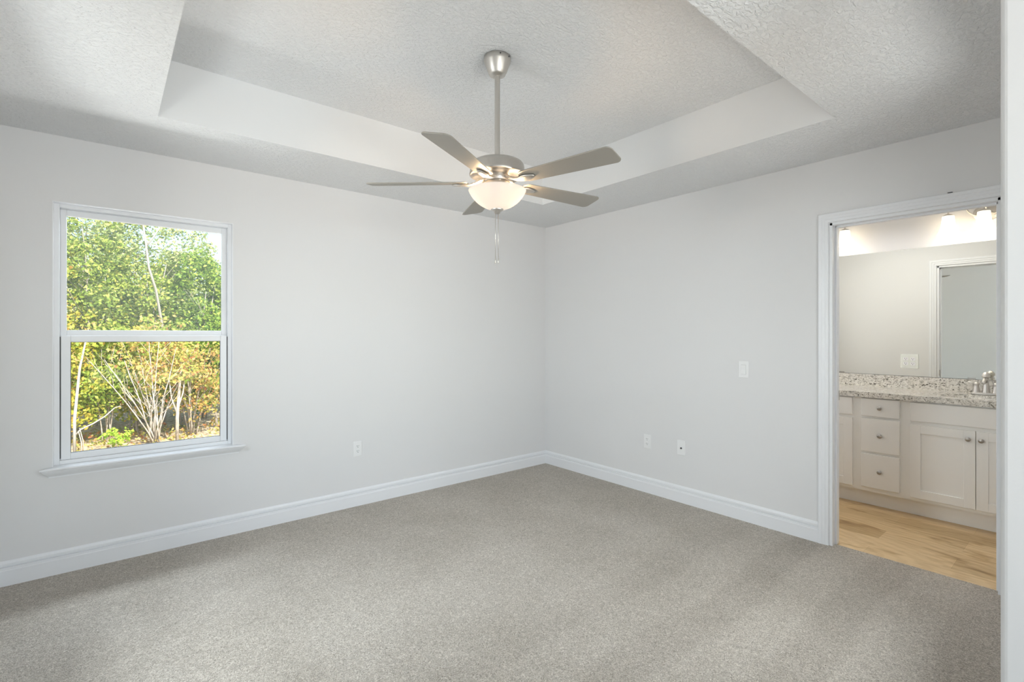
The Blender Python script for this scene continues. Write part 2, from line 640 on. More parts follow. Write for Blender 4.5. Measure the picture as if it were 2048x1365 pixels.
def make_window(name, width, loc, rz, sill=True):
    """double-hung window in local coordinates: x along the wall from 0, y outward, z up"""
    z0, z1, w = WZ0, WZ1, width
    root = struct(empty(name, loc, rz))
    f = MB()
    f.box(0, .026, .045, .13, z0, z1)
    f.box(w - .022, w, .045, .13, z0, z1)
    f.box(.026, w - .022, .045, .13, z1 - .022, z1)
    f.box(.026, w - .022, .045, .13, z0, z0 + .022)
    f.build('window_frame', 'vinyl', root, bevel=0.002)
    g = MB()                                             # dark strips painting the shade in the gap beside the lower sash
    g.box(.026, .0285, .058, .10, z0 + .03, 1.318)
    g.box(w - .0245, w - .022, .058, .10, z0 + .03, 1.318)
    g.build('sash_gap_shade', 'gap', root)
    # drywall return lining
    r = MB()
    r.box(-.001, .003, -.001, .05, z0, z1)
    r.box(w - .003, w + .001, -.001, .05, z0, z1)
    r.box(0, w, -.001, .05, z1 - .003, z1 + .001)
    r.build('window_return', 'trim', root)
    # upper sash (outer track)
    gx0, gx1, gz0, gz1 = .053, w - .050, 1.357, z1 - .057
    u = MB()
    u.box(.026, gx0, .097, .125, 1.30, z1 - .022)
    u.box(gx1, w - .022, .097, .125, 1.30, z1 - .022)
    u.box(gx0, gx1, .097, .125, gz1, z1 - .022)
    u.box(gx0, gx1, .097, .125, 1.30, gz0)
    us = u.build('upper_sash', 'vinyl', root, bevel=0.003)
    MB().box(gx0 - .004, gx1 + .004, .109, .113, gz0 - .004, gz1 + .004).build('glass_pane', 'pane_veil', us)
    # lower sash (inner track)
    lx0, lx1, lz0, lz1 = .0715, w - .0635, .652, 1.288
    s = MB()
    s.box(.0295, lx0, .060, .094, z0 + .022, 1.325)
    s.box(lx1, w - .0255, .060, .094, z0 + .022, 1.325)
    s.box(lx0, lx1, .060, .094, z0 + .022, lz0)
    s.box(lx0, lx1, .060, .094, lz1, 1.325)
    ls = s.build('lower_sash', 'vinyl', root, bevel=0.003)
    MB().box(lx0 - .004, lx1 + .004, .075, .079, lz0 - .004, lz1 + .004).build('glass_pane', 'pane', ls)
    gs = MB()                                            # dark glazing gasket
    t_ = .0022
    gs.box(lx0, lx0 + t_, .071, .0748, lz0, lz1)
    gs.box(lx1 - t_, lx1, .071, .0748, lz0, lz1)
    gs.box(lx0, lx1, .071, .0748, lz0, lz0 + t_)
    gs.box(lx0, lx1, .071, .0748, lz1 - t_, lz1)
    gs.build('gasket', 'gap', ls)
    # moulded stool and apron with mitred ends
    if sill:
        MB().box(0, w, -.002, .06, z0 - .02, z0).build('sill_board', 'trim', root)
        prof = [(0, z0), (.044, z0), (.047, z0 - .003), (.047, z0 - .009), (.044, z0 - .012), (.040, z0 - .013),
                (.037, z0 - .020), (.028, z0 - .032), (.018, z0 - .042), (.013, z0 - .048), (.011, z0 - .049), (.011, z0 - .056), (0, z0 - .056)]
        n = len(prof)
        vs = [(-.004 - d, -d, z) for d, z in prof] + [(w + .022 + d, -d, z) for d, z in prof]
        fs = [(i, (i + 1) % n, n + (i + 1) % n, n + i) for i in range(n)]
        fs += [tuple(range(n)), tuple(range(n, 2 * n))]
        MB().add(vs, fs).build('window_sill', 'trim', root)
    return root


make_window('window_1', WX1 - WX0, (WX0, 0, 0), 0)
make_window('added_window_west', W2Y1 - W2Y0, (XW, W2Y0, 0), R(90))  # this and the next two are unseen, added for the fill lamps
make_window('added_window_entry', W3X1 - W3X0, (W3X1, YA, 0), R(180))
make_window('added_window_south', W4X1 - W4X0, (W4X1, YS, 0), R(180), sill=False)

# ------------------------------------------------------------------ doorway trim
door = struct(empty('door_1', (0, DY1, 0)))
CP = [(0, 0), (.010, 0), (.012, .004), (.012, .016), (.015, .020), (.015, .034), (.018, .038), (.018, .053), (.015, .057), (0, .057)]


def casing(xwall, sx):
    """mitred casing round the opening; profile (depth, distance from the opening)"""
    mb = MB()
    n = len(CP)
    rv = .005
    corners = []
    for (yy, zz, dy, dz) in ((DY1, 0, 1, 0), (DY1, DH, 1, 1), (DY0, DH, -1, 1), (DY0, 0, -1, 0)):
        ring = []
        for d, a in CP:
            y_ = yy + dy * (a + rv)
            z_ = zz + (a + rv if dz else 0)
            ring.append((xwall + sx * d, y_ - DY1, z_))
        corners.append(ring)
    vs = [p for r_ in corners for p in r_]
    fs = []
    for s_ in range(3):
        for i in range(n):
            j = (i + 1) % n
            fs.append((s_ * n + i, s_ * n + j, (s_ + 1) * n + j, (s_ + 1) * n + i))
    fs += [tuple(range(n)), tuple(range(3 * n, 4 * n))]
    return mb.add(vs, fs)


casing(0, -1).build('door_casing', 'trim', door)
casing(.12, 1).build('door_casing', 'trim', door)
b = MB()
wd = DY0 - DY1
b.box(-.001, .121, -.014, .001, 0, DH)
b.box(-.001, .121, wd - .001, wd + .014, 0, DH)
b.box(-.001, .121, wd, 0, DH - .014, DH + .001)
b.build('door_jamb', 'trim', door)
b = MB()
b.box(.045, .080, -.025, -.014, 0, DH - .014)
b.box(.045, .080, wd + .014, wd + .025, 0, DH - .014)
b.box(.045, .080, wd + .014, -.014, DH - .025, DH - .014)
b.build('door_stop', 'trim', door, bevel=.002)
MB().box(.085, .118, -.0165, -.0135, .91, .97).build('strike_plate', 'nickel_dark', door)['label'] = 'dark metal strike plate'
MB().box(-.0186, -.006, -.585, -.565, DH + .0615, DH + .0655).build('chip', 'gap', door)['label'] = 'small dark chip on top of the casing'

# ------------------------------------------------------------------ ceiling fan
fan = empty('ceiling_fan', (-1.985, -1.74, HT))
tag(fan, 'brushed nickel five-blade ceiling fan with lit bowl hanging from tray ceiling', 'ceiling fan')
FZ = -HT
b = MB()
b.lathe([(0.001, 0), (.064, 0), (.068, -.004), (.068, -.024), (.066, -.030), (.061, -.042), (.048, -.076), (.043, -.083), (.042, -.090),
         (.032, -.093), (.027, -.098), (.018, -.100)], 48)
cnp = b.build('canopy', 'nickel', fan)
for a in (-75, -30, 60, 150):
    t_ = MB().lathe([(.0035, .066), (.0035, .0705)], 10, (0, 0, 0), 'x')
    t_.xf(Matrix.Rotation(R(a - 39.5), 4, 'Z') @ Matrix.Translation((0, 0, -.014)))
    t_.build('screw', 'slot', cnp)
MB().lathe([(.0135, -.09), (.0135, -.535)], 24).build('downrod', 'nickel', fan)
b = MB()
b.lathe([(.0001, 2.228 + FZ), (.020, 2.228 + FZ), (.022, 2.222 + FZ), (.022, 2.214 + FZ), (.090, 2.212 + FZ), (.118, 2.208 + FZ), (.130, 2.201 + FZ),
         (.136, 2.192 + FZ), (.138, 2.180 + FZ), (.140, 2.155 + FZ), (.142, 2.146 + FZ), (.141, 2.141 + FZ), (.136, 2.140 + FZ),
         (.125, 2.147 + FZ), (.085, 2.154 + FZ), (.070, 2.146 + FZ), (.064, 2.138 + FZ), (.0001, 2.138 + FZ)], 64)
b.build('motor_housing', 'nickel', fan)
MB().lathe([(.0001, 2.138 + FZ), (.062, 2.138 + FZ), (.063, 2.134 + FZ), (.063, 2.112 + FZ), (.060, 2.108 + FZ), (.0001, 2.108 + FZ)], 48).build('hub', 'nickel', fan)
b = MB()
b.lathe([(.0001, 2.108 + FZ), (.060, 2.108 + FZ), (.068, 2.103 + FZ), (.074, 2.092 + FZ), (.074, 2.076 + FZ), (.066, 2.070 + FZ), (.0001, 2.070 + FZ)], 48)
swh = b.build('switch_housing', 'nickel', fan)
# frosted bowl, open above
bo = []
RC = .1605                                     # spherical cap
a0 = math.asin(.147 / RC)
for k in range(19):
    a = a0 * (1 - k / 18)
    bo.append((max(RC * math.sin(a), .010), 2.064 - (RC * math.cos(a) - RC * math.cos(a0)) * 1.02))
prof = [(r, z + FZ) for r, z in bo] + [(max(r - .0045, .008), z + FZ + .0045) for r, z in reversed(bo)]
prof[-1] = (.1425, 2.0625 + FZ)
bw = MB().lathe(prof + [prof[0]], 64, cap=False).build('light_bowl', 'bowl', fan)
bw['label'] = 'glowing frosted glass bowl'
for k in (-1, 1):
    c_, s_ = math.cos(R(-39.5)), math.sin(R(-39.5))
    px_, py_ = k * .052 * c_, k * .052 * s_
    MB().lathe([(.001, 2.028 + FZ), (.012, 2.030 + FZ), (.018, 2.040 + FZ), (.016, 2.052 + FZ), (.009, 2.062 + FZ), (.009, 2.072 + FZ)], 16, (px_, py_, 0)).build('bulb', 'bulb', fan)
    ld = bpy.data.lights.new('fan_bulb_light', 'POINT')
    ld.energy = 3.6
    ld.color = (1.0, 0.68, 0.38)
    ld.shadow_soft_size = .02
    lo = bpy.data.objects.new('fan_bulb_light', ld)
    COL.objects.link(lo)
    lo.parent = fan
    lo.location = (px_ * 1.5, py_ * 1.5, 2.052 + FZ)
MB().lathe([(.0001, 1.972 + FZ), (.031, 1.972 + FZ), (.032, 1.968 + FZ), (.028, 1.962 + FZ), (.016, 1.955 + FZ), (.014, 1.948 + FZ), (.007, 1.945 + FZ), (.0001, 1.944 + FZ)], 32).build('finial', 'nickel', fan)
for k, (dx, top) in enumerate(((-.009, 1.966), (.006, 1.948))):
    c_, s_ = math.cos(R(-39.5)), math.sin(R(-39.5))
    x_, y_ = dx * c_ + .02 * s_, dx * s_ - .02 * c_
    ch = MB().tube([(x_, y_, top + FZ), (x_ * 1.0, y_, 1.72 + FZ)], .0016, 6).build('pull_chain', 'nickel', fan)
    MB().lathe([(.0008, 1.722 + FZ), (.0030, 1.716 + FZ), (.0036, 1.700 + FZ), (.0042, 1.692 + FZ), (.001, 1.690 + FZ)], 10, (x_, y_, 0)).build('chain_fob', 'nickel', ch)


def blade_outline():
    r0, r1 = .150, .662
    w0, w1 = .050, .067
    pts = []
    cr = .030
    for k in range(7):                        # tip corner, +w
        a = R(0 + 90 * k / 6)
        pts.append((r1 - cr + cr * math.cos(a), w1 - cr + cr * math.sin(a)))
    crr = .035
    for k in range(7):
        a = R(90 + 90 * k / 6)
        pts.append((r0 + crr + crr * math.cos(a), w0 - crr + crr * math.sin(a)))
    low = [(x, -y) for x, y in reversed(pts)]
    # order: +w tip corner -> root -> -w root -> tip
    return pts + [p for p in low]


BZ = 2.104 + FZ
for k in range(5):
    ang = R(178 + 72 * k - 39.5)
    pitch = Matrix.Rotation(R(-12), 4, 'X')
    rot = Matrix.Rotation(ang, 4, 'Z')
    mb = MB().prism(blade_outline(), -.003, .003)
    mb.xf(rot @ Matrix.Translation((0, 0, BZ)) @ pitch)
    bl = mb.build('blade', 'blade', fan, bevel=.002)
    # curved arm (blade iron) beneath the blade
    sec = [(.055, .018, .020, .006), (.085, .012, .017, .007), (.115, -.001, .014, .007), (.145, -.010, .018, .006),
           (.170, -.0105, .026, .005), (.195, -.010, .024, .005), (.222, -.009, .014, .004), (.232, -.008, .006, .003)]
    vs, fs = [], []
    for (r_, z_, hw, ht) in sec:
        vs += [(r_, -hw, z_ - ht * .3), (r_, -hw * .6, z_ - ht), (r_, hw * .6, z_ - ht), (r_, hw, z_ - ht * .3), (r_, hw, z_ + ht * .6), (r_, -hw, z_ + ht * .6)]
    for i in range(len(sec) - 1):
        for j in range(6):
            j2 = (j + 1) % 6
            fs.append((i * 6 + j, i * 6 + j2, (i + 1) * 6 + j2, (i + 1) * 6 + j))
    fs += [tuple(range(6)), tuple(range((len(sec) - 1) * 6, len(sec) * 6))]
    mb = MB().add(vs, fs, True)
    # twist the outer part to follow the blade
    out = []
    for p in mb.v:
        t_ = min(max((p[0] - .08) / .07, 0), 1)
        q = Matrix.Rotation(R(-12) * t_, 4, 'X') @ Vector(p)
        out.append(tuple(rot @ (q + Vector((0, 0, BZ)))))
    mb.v = out
    mb.build('blade_arm', 'nickel', bl)

# ------------------------------------------------------------------ wall plates
# local frame: plate in the xz plane, facing -y


def make_outlet(loc, rz, label, gang=1, clear=False):
    o = empty('power_outlet', loc, rz)
    tag(o, label, 'outlet', 'white power outlets')
    w = .070 if gang == 1 else .118
    pl = MB().box(-w / 2, w / 2, -.006, 0, -.058, .058).build('cover_plate', 'clear_plate' if clear else 'plate', o, bevel=.003, seg=3)
    for g in range(gang):
        xc = 0 if gang == 1 else (-.023 + .046 * g)
        for zc in (-.0195, .0195):
            poly = []
            for k in range(24):
                a = 2 * PI * k / 24
                x_, z_ = .0172 * math.cos(a), .0172 * math.sin(a)
                poly.append((xc + x_, max(-.0142, min(.0142, z_))))
            mb = MB()
            n = len(poly)
            vs = [(x, -.0085, zc + z) for x, z in poly] + [(x, -.004, zc + z) for x, z in poly]
            fs = [tuple(range(n)), tuple(range(n, 2 * n))] + [(i, (i + 1) % n, n + (i + 1) % n, n + i) for i in range(n)]
            rc = mb.add(vs, fs).build('receptacle', 'plate', o)
            s = MB()
            s.box(xc - .0078, xc - .0052, -.0090, -.0080, zc + .000, zc + .0085)
            s.box(xc + .0052, xc + .0072, -.0090, -.0080, zc + .001, zc + .0080)
            s.lathe([(.0026, -.0090), (.0026, -.0080)], 12, (xc, 0, zc - .0065), 'y')
            s.build('slot', 'slot', rc)
    if not clear:
        MB().lathe([(.003, -.0072), (.003, -.0055)], 12, (0, 0, 0), 'y').build('screw', 'plate', o)
    return o


make_outlet((-2.013, 0, .442), 0, 'white power outlet low on the wall between window and corner')
make_outlet((0, -1.249, .43), R(-90), 'white power outlet beside the single-hole cable plate on right wall')
o = empty('cable_plate', (0, -1.566, .433), R(-90))
tag(o, 'white wall plate with one dark cable socket near right baseboard', 'wall plate')
MB().box(-.0365, .0365, -.006, 0, -.059, .059).build('cover_plate', 'plate', o, bevel=.003, seg=3)
MB().lathe([(.0075, -.006), (.0075, -.008), (.0055, -.009), (.0055, -.014), (.002, -.014), (.0015, -.011)], 16, (0, 0, -.003), 'y').build('cable_socket', 'slot', o)
o = empty('light_switch', (0, -2.06, 1.081), R(-90))
tag(o, 'white rocker light switch on right wall left of doorway', 'light switch')
MB().box(-.036, .036, -.006, 0, -.059, .059).build('cover_plate', 'plate', o, bevel=.003, seg=3)
vs = [(-.0165, -.0055, -.033), (.0165, -.0055, -.033), (.0165, -.0055, .033), (-.0165, -.0055, .033),
      (-.0165, -.0115, -.033), (.0165, -.0115, -.033), (.0165, -.0075, .0), (-.0165, -.0075, .0), (.0165, -.0085, .033), (-.0165, -.0085, .033)]
fs = [(0, 1, 2, 3), (4, 7, 6, 5), (7, 9, 8, 6), (0, 4, 5, 1), (2, 8, 9, 3), (0, 3, 9, 7, 4), (1, 5, 6, 8, 2)]
MB().add(vs, fs).build('rocker', 'plate', o)
b = MB()
b.box(-.0178, .0178, -.0062, -.0058, -.0345, .0345)
b.build('rocker_frame', mat('switch_seam', (.45, .45, .45), .5), o)

# ------------------------------------------------------------------ vanity
XF = 1.05          # face frame
XD = 1.031         # door and drawer faces
XB = 1.598


def knob(y, z, parent):
    MB().lathe([(.0001, XD - .024), (.009, XD - .024), (.0145, XD - .020), (.0155, XD - .016), (.012, XD - .011), (.006, XD - .008), (.0055, XD)], 20, (0, y, z), 'x') \
        .build('knob', 'nickel_dark', parent)['label'] = 'dark nickel knob'


def slab(name, y0, y1, z0, z1, root, knob_at=None):
    o = MB().box(XD, XF, y0, y1, z0, z1).build(name, 'cabinet', root, bevel=.003, seg=3)
    if knob_at:
        knob(*knob_at, o)
    return o


def shaker(name, y0, y1, z0, z1, root, knob_at):
    st = .060
    y0, y1 = min(y0, y1), max(y0, y1)
    mb = MB()
    mb.box(XD, XF, y0, y0 + st, z0, z1)
    mb.box(XD, XF, y1 - st, y1, z0, z1)
    mb.box(XD, XF, y0 + st, y1 - st, z0, z0 + st)
    mb.box(XD, XF, y0 + st, y1 - st, z1 - st, z1)
    mb.box(XD + .0085, XF, y0 + st - .002, y1 - st + .002, z0 + st - .002, z1 - st + .002)
    o = mb.build(name, 'cabinet', root, bevel=.0012, seg=1)
    if knob_at:
        knob(*knob_at, o)
    return o


def carcass(y0, y1, root):
    mb = MB()
    mb.box(XF, XB, y0, y1, .114, .845)
    mb.box(XF + .057, XB, y0, y1, -.004, .114)
    return mb.build('carcass', 'cabinet', root)


c1 = empty('sink_cabinet')
tag(c1, 'white sink base cabinet below the faucet with two shaker doors', 'cabinet', 'bathroom vanity cabinets')
carcass(-3.56, -2.763, c1)
slab('false_front', -3.50, -2.794, .699, .834, c1)
shaker('cabinet_door', -3.146, -2.794, .139, .673, c1, (-3.11, .614))
shaker('cabinet_door', -3.500, -3.150, .139, .673, c1, (-3.176, .614))
c2 = empty('drawer_cabinet')
tag(c2, 'white vanity cabinet with a column of three knobbed drawers', 'cabinet', 'bathroom vanity cabinets')
carcass(-2.763, -2.46, c2)
slab('drawer', -2.732, -2.49, .7006, .837, c2, (-2.611, .767))
slab('drawer', -2.732, -2.49, .427, .683, c2, (-2.611, .555))
slab('drawer', -2.732, -2.49, .149, .407, c2, (-2.611, .279))
c3 = empty('sink_cabinet')
tag(c3, 'white vanity cabinet cut off by doorway edge, left of three drawers', 'cabinet', 'bathroom vanity cabinets')
carcass(-2.46, -1.66, c3)
slab('false_front', -2.431, -1.725, .699, .834, c3)
shaker('cabinet_door', -2.431, -2.081, .139, .673, c3, (-2.117, .614))
shaker('cabinet_door', -2.077, -1.725, .139, .673, c3, (-2.041, .614))

# countertop with an oval sink cut-out
CX0, CX1, CZ0, CZ1 = 1.012, 1.598, .846, .886
ct = MB()
ct.box(CX0, CX1, -2.70, -1.635, CZ0, CZ1)
n = 64
cx_, cy_, ra, rb = 1.265, -3.148, .155, .215
ys0, ys1 = -3.595, -2.70
oi, oo = [], []
for k in range(n):
    a = 2 * PI * (k + .5) / n
    ca, sa = math.cos(a), math.sin(a)
    e = 2 / 3.2
    oi.append((cx_ + ra * math.copysign(abs(ca) ** e, ca), cy_ + rb * math.copysign(abs(sa) ** e, sa)))
    ox_lim = (CX1 - cx_) if ca > 0 else (cx_ - CX0)
    oy_lim = (ys1 - cy_) if sa > 0 else (cy_ - ys0)
    t_ = min(ox_lim / max(abs(ca), 1e-6), oy_lim / max(abs(sa), 1e-6))
    oo.append((cx_ + ca * t_, cy_ + sa * t_))
corners = [(CX1, ys1), (CX0, ys1), (CX0, ys0), (CX1, ys0)]
for c_ in corners:      # snap the nearest outer point to each corner
    i_ = min(range(n), key=lambda i: (oo[i][0] - c_[0]) ** 2 + (oo[i][1] - c_[1]) ** 2)
    oo[i_] = c_
vs = [(x, y, CZ1) for x, y in oo] + [(x, y, CZ1) for x, y in oi] + [(x, y, CZ0) for x, y in oo] + [(x, y, CZ0) for x, y in oi]
fs = []
for k in range(n):
    k2 = (k + 1) % n
    fs += [(k, k2, n + k2, n + k), (2 * n + k, 3 * n + k, 3 * n + k2, 2 * n + k2), (n + k, n + k2, 3 * n + k2, 3 * n + k), (k, 2 * n + k, 2 * n + k2, k2)]
ct.add(vs, fs)
cto = ct.build('countertop', 'granite')
tag(cto, 'speckled granite countertop lying along the white vanity cabinets', 'countertop')
bs = MB().box(1.578, 1.598, -3.595, -1.635, CZ1, .987).build('backsplash', 'granite', cto)
bsn = MB()
rings = []
for s_, z_ in ((1.0, CZ0 - .001), (1.02, CZ0 - .03), (.95, CZ0 - .08), (.75, CZ0 - .12), (.3, CZ0 - .135), (.02, CZ0 - .135)):
    rings.append([(cx_ + (x - cx_) * s_, cy_ + (y - cy_) * s_, z_) for x, y in oi])
outer = [[(cx_ + (p[0] - cx_) * 1.06, cy_ + (p[1] - cy_) * 1.06, p[2] - (.008 if i else 0)) for p in r_] for i, r_ in enumerate(rings)]
allr = list(reversed(outer)) + rings
vs = [p for r_ in allr for p in r_]
fs = []
for i in range(len(allr) - 1):
    for k in range(n):
        k2 = (k + 1) % n
        fs.append((i * n + k, i * n + k2, (i + 1) * n + k2, (i + 1) * n + k))
bsn.add(vs, fs, True)
so = bsn.build('sink_basin', 'porcelain')
tag(so, 'white basin set under the granite top below the faucet', 'sink')

# faucet
fc = empty('faucet', (1.475, -3.148, CZ1))
tag(fc, 'brushed nickel two-handle faucet standing at the back of the sink', 'faucet')
poly = []
for k in range(32):
    a = 2 * PI * k / 32
    e = .55
    poly.append((.027 * math.copysign(abs(math.cos(a)) ** e, math.cos(a)), .080 * math.copysign(abs(math.sin(a)) ** e, math.sin(a))))
MB().prism(poly, 0, .017).build('base_plate', 'nickel', fc, bevel=.004, seg=2)
b = MB()
b.lathe([(.024, .015), (.021, .03), (.017, .07), (.0145, .115), (.0145, .128), (.023, .130), (.0245, .135), (.023, .148), (.017, .160), (.009, .167), (.0005, .169)], 28)
b.tube([(0, 0, .09), (-.03, 0, .115), (-.065, 0, .118), (-.10, 0, .108), (-.112, 0, .092)], [.011, .0125, .012, .011, .0105], 14)
b.build('spout', 'nickel', fc)
for s_ in (-1, 1):
    b = MB().lathe([(.023, .015), (.020, .025), (.015, .060), (.0135, .072), (.016, .076), (.016, .084), (.010, .090), (.0005, .091)], 24, (0, s_ * .052, 0))
    b.tube([(0, s_ * .052, .082), (-.005, s_ * .075, .087), (-.008, s_ * .100, .090)], [.0065, .0055, .0045], 10)
    b.build('handle', 'nickel', fc)

# mirror with clips
mr = empty('wall_mirror', (1.598, -2.6, .99))
tag(mr, 'wide frameless mirror above the granite backsplash', 'mirror')
MB().box(-.006, 0, -.95, .92, 0, 1.048).build('mirror_backing', 'mirror_back', mr)
MB().box(-.0085, -.006, -.95, .92, 0, 1.048).build('mirror_glass', 'mirror', mr)
for y_ in (-3.055, -2.19):
    MB().box(-.014, -.0085, y_ + 2.6 - .022, y_ + 2.6 + .022, -.001, .010).build('mirror_clip', 'nickel_dark', mr)
o = make_outlet((1.5895, -2.677, 1.111), R(-90), 'double-wide four-socket outlet in pale plate set in the bathroom mirror', 2, True)
o['group'] = 'white power outlets'


# vanity lights
def make_vanity_light(y, label):
    o = empty('vanity_light', (1.60, y, 2.25))
    tag(o, label, 'vanity light', 'bathroom vanity lights')
    poly = [(.075 * math.cos(2 * PI * k / 40), .062 * math.sin(2 * PI * k / 40)) for k in range(40)]
    mb = MB()
    k = len(poly)
    vs = [(0, a_, z_) for a_, z_ in poly] + [(-.014, a_, z_) for a_, z_ in poly] + [(-.022, a_ * .8, z_ * .8) for a_, z_ in poly]
    fs = [tuple(range(k)), tuple(range(2 * k, 3 * k))]
    for r_ in (0, 1):
        fs += [(r_ * k + i, r_ * k + (i + 1) % k, (r_ + 1) * k + (i + 1) % k, (r_ + 1) * k + i) for i in range(k)]
    mb.add(vs, fs).build('back_plate', 'nickel', o)
    for s_ in (-1, 0, 1):
        yc = s_ * .20
        if s_ == 0:
            path = [(-.02, 0, .02), (-.05, 0, .06), (-.09, 0, .085), (-.115, 0, .07), (-.12, 0, .03), (-.12, 0, .0)]
        else:
            path = [(-.02, s_ * .03, 0), (-.045, s_ * .055, -.02), (-.07, s_ * .085, .0), (-.09, s_ * .11, .05), (-.105, s_ * .15, .088), (-.118, s_ * .19, .075), (-.12, yc, .03), (-.12, yc, 0)]
        # smooth the path
        pts = [Vector(p) for p in path]
        for _ in range(2):
            q = [pts[0]]
            for i in range(len(pts) - 1):
                q += [pts[i] * .75 + pts[i + 1] * .25, pts[i] * .25 + pts[i + 1] * .75]
            q.append(pts[-1])
            pts = q
        MB().tube(pts, .0055, 10).build('arm', 'nickel', o)
        MB().lathe([(.0005, .012), (.012, .010), (.024, .004), (.033, -.004), (.034, -.009), (.001, -.009)], 28, (-.12, yc, 0)).build('shade_cap', 'nickel', o)
        pr = [(.036, -.008), (.0375, -.03), (.040, -.06), (.045, -.09), (.053, -.115), (.063, -.138), (.067, -.146)]
        full = pr + [(r_ - .004, z_) for r_, z_ in reversed(pr)]
        sh = MB().lathe(full + [full[0]], 40, (-.12, yc, 0), cap=False).build('lamp_shade', 'shade', o)
        sh['label'] = 'glowing frosted bell shade'
        MB().lathe([(.0005, -.112), (.014, -.108), (.022, -.092), (.020, -.075), (.011, -.055), (.011, -.03)], 20, (-.12, yc, 0)).build('bulb', 'bulb', o)
        ld = bpy.data.lights.new('vanity_bulb_light', 'POINT')
        ld.energy = 0.35
        ld.color = (1.0, 0.93, 0.82)
        ld.shadow_soft_size = .03
        lo = bpy.data.objects.new('vanity_bulb_light', ld)
        COL.objects.link(lo)
        lo.parent = o
        lo.location = (-.12, yc, -.150)
    return o


make_vanity_light(-3.136, 'nickel bathroom light with bell shades above the sink faucet')
make_vanity_light(-2.05, 'nickel bathroom light showing one bell shade by doorway left edge')

# ------------------------------------------------------------------ outdoors
GZ = -.25
struct(MB().box(-30, 30, -30, 45, GZ - .3, GZ).build('ground', 'ground'))
rng = np.random.default_rng(7)


def leaves(name, m, centers, radii, per, size, parent, zmin=GZ + .02):
    """many small folded leaf blades gathered in clumps"""
    P = []
    for c, r_ in zip(centers, radii):
        d = rng.normal(size=(per, 3))
        d /= np.linalg.norm(d, axis=1)[:, None]
        rad = r_ * rng.uniform(.25, 1, per) ** .6
        P.append(np.asarray(c) + d * rad[:, None] * np.array([1, 1, .8]))
    P = np.concatenate(P)
    P = P[P[:, 2] > zmin]
    k = len(P)
    nrm = rng.normal(size=(k, 3)) + np.array([0, -.35, .55])
    nrm /= np.linalg.norm(nrm, axis=1)[:, None]
    t = np.cross(nrm, rng.normal(size=(k, 3)))
    t /= np.linalg.norm(t, axis=1)[:, None]
    u = np.cross(nrm, t)
    s = size * rng.uniform(.6, 1.3, k)[:, None]
    a = P - t * s * .5
    c_ = P + t * s * .5
    mid = P + nrm * s * .06
    b_ = mid + u * s * .27
    d_ = mid - u * s * .27
    V = np.stack([a, b_, c_, d_], axis=1).reshape(-1, 3)
    me = bpy.data.meshes.new(name)
    me.vertices.add(4 * k)
    me.vertices.foreach_set('co', V.ravel())
    me.loops.add(4 * k)
    me.loops.foreach_set('vertex_index', np.arange(4 * k, dtype=np.int32))
    me.polygons.add(k)
    me.polygons.foreach_set('loop_start', np.arange(0, 4 * k, 4, dtype=np.int32))
    me.update(calc_edges=True)
    me.materials.append(M[m])
    o = bpy.data.objects.new(name, me)
    COL.objects.link(o)
    o.parent = parent
    return o


def stems(parent, base, n, h, spread, r0, m='bark', seed=0, fork=True):
    rd = random.Random(seed)
    mb = MB()
    for i in range(n):
        a = rd.uniform(0, 2 * PI)
        s = spread * rd.uniform(.25, 1)
        hh = h * rd.uniform(.75, 1.05)
        pts, rad = [], []
        x, y = base[0] + rd.uniform(-.06, .06), base[1] + rd.uniform(-.06, .06)
        for k in range(7):
            t = k / 6
            pts.append((x + math.cos(a) * s * t ** 1.2 + rd.uniform(-.03, .03) * t, y + math.sin(a) * s * t ** 1.2 + rd.uniform(-.03, .03), base[2] - .03 + hh * t))
            rad.append(r0 * (1 - .75 * t))
        mb.tube(pts, rad, 7)
        if fork:
            for k in (2, 3, 4, 5):
                p = Vector(pts[k])
                a2 = a + rd.choice((-1, 1)) * rd.uniform(.5, 1.4)
                l = h * rd.uniform(.14, .28)
                q = p + Vector((math.cos(a2) * l * .6, math.sin(a2) * l * .6, l * .8))
                mid = (p + q) / 2 + Vector((rd.uniform(-.03, .03), rd.uniform(-.03, .03), -.02))
                mb.tube([p, mid, q], [rad[k] * .6, rad[k] * .45, rad[k] * .25], 5)
    return mb.build('stems', m, parent)


def plant(name, label, cat, group, x, y, h, w, z_lo, mleaf, nclump, per, size, nst, r0, seed, bark='bark', spread=None, hollow=.0, rc=.20):
    rd = np.random.default_rng(seed)
    o = empty(name, (x, y, GZ))
    tag(o, label, cat, group)
    cs, rs = [], []
    zc, hz = (z_lo + h) / 2, (h - z_lo) / 2
    while len(cs) < nclump:
        d = rd.uniform(-1, 1, 3)
        q = np.linalg.norm(d)
        if q > 1 or q < hollow:
            continue
        cs.append((d[0] * w, d[1] * w * .8, zc + d[2] * hz))
        rs.append(rc * rd.uniform(.7, 1.35))
    leaves('foliage', mleaf, cs, rs, per, size, o, zmin=.03)
    stems(o, (0, 0, 0), nst, h * .92, spread if spread is not None else w * .6, r0, bark, seed)
    return o


GS, GT, GB = 'shrubs along the wood edge outside', 'trees behind the shrubs', 'tall trees at the back of the wood'
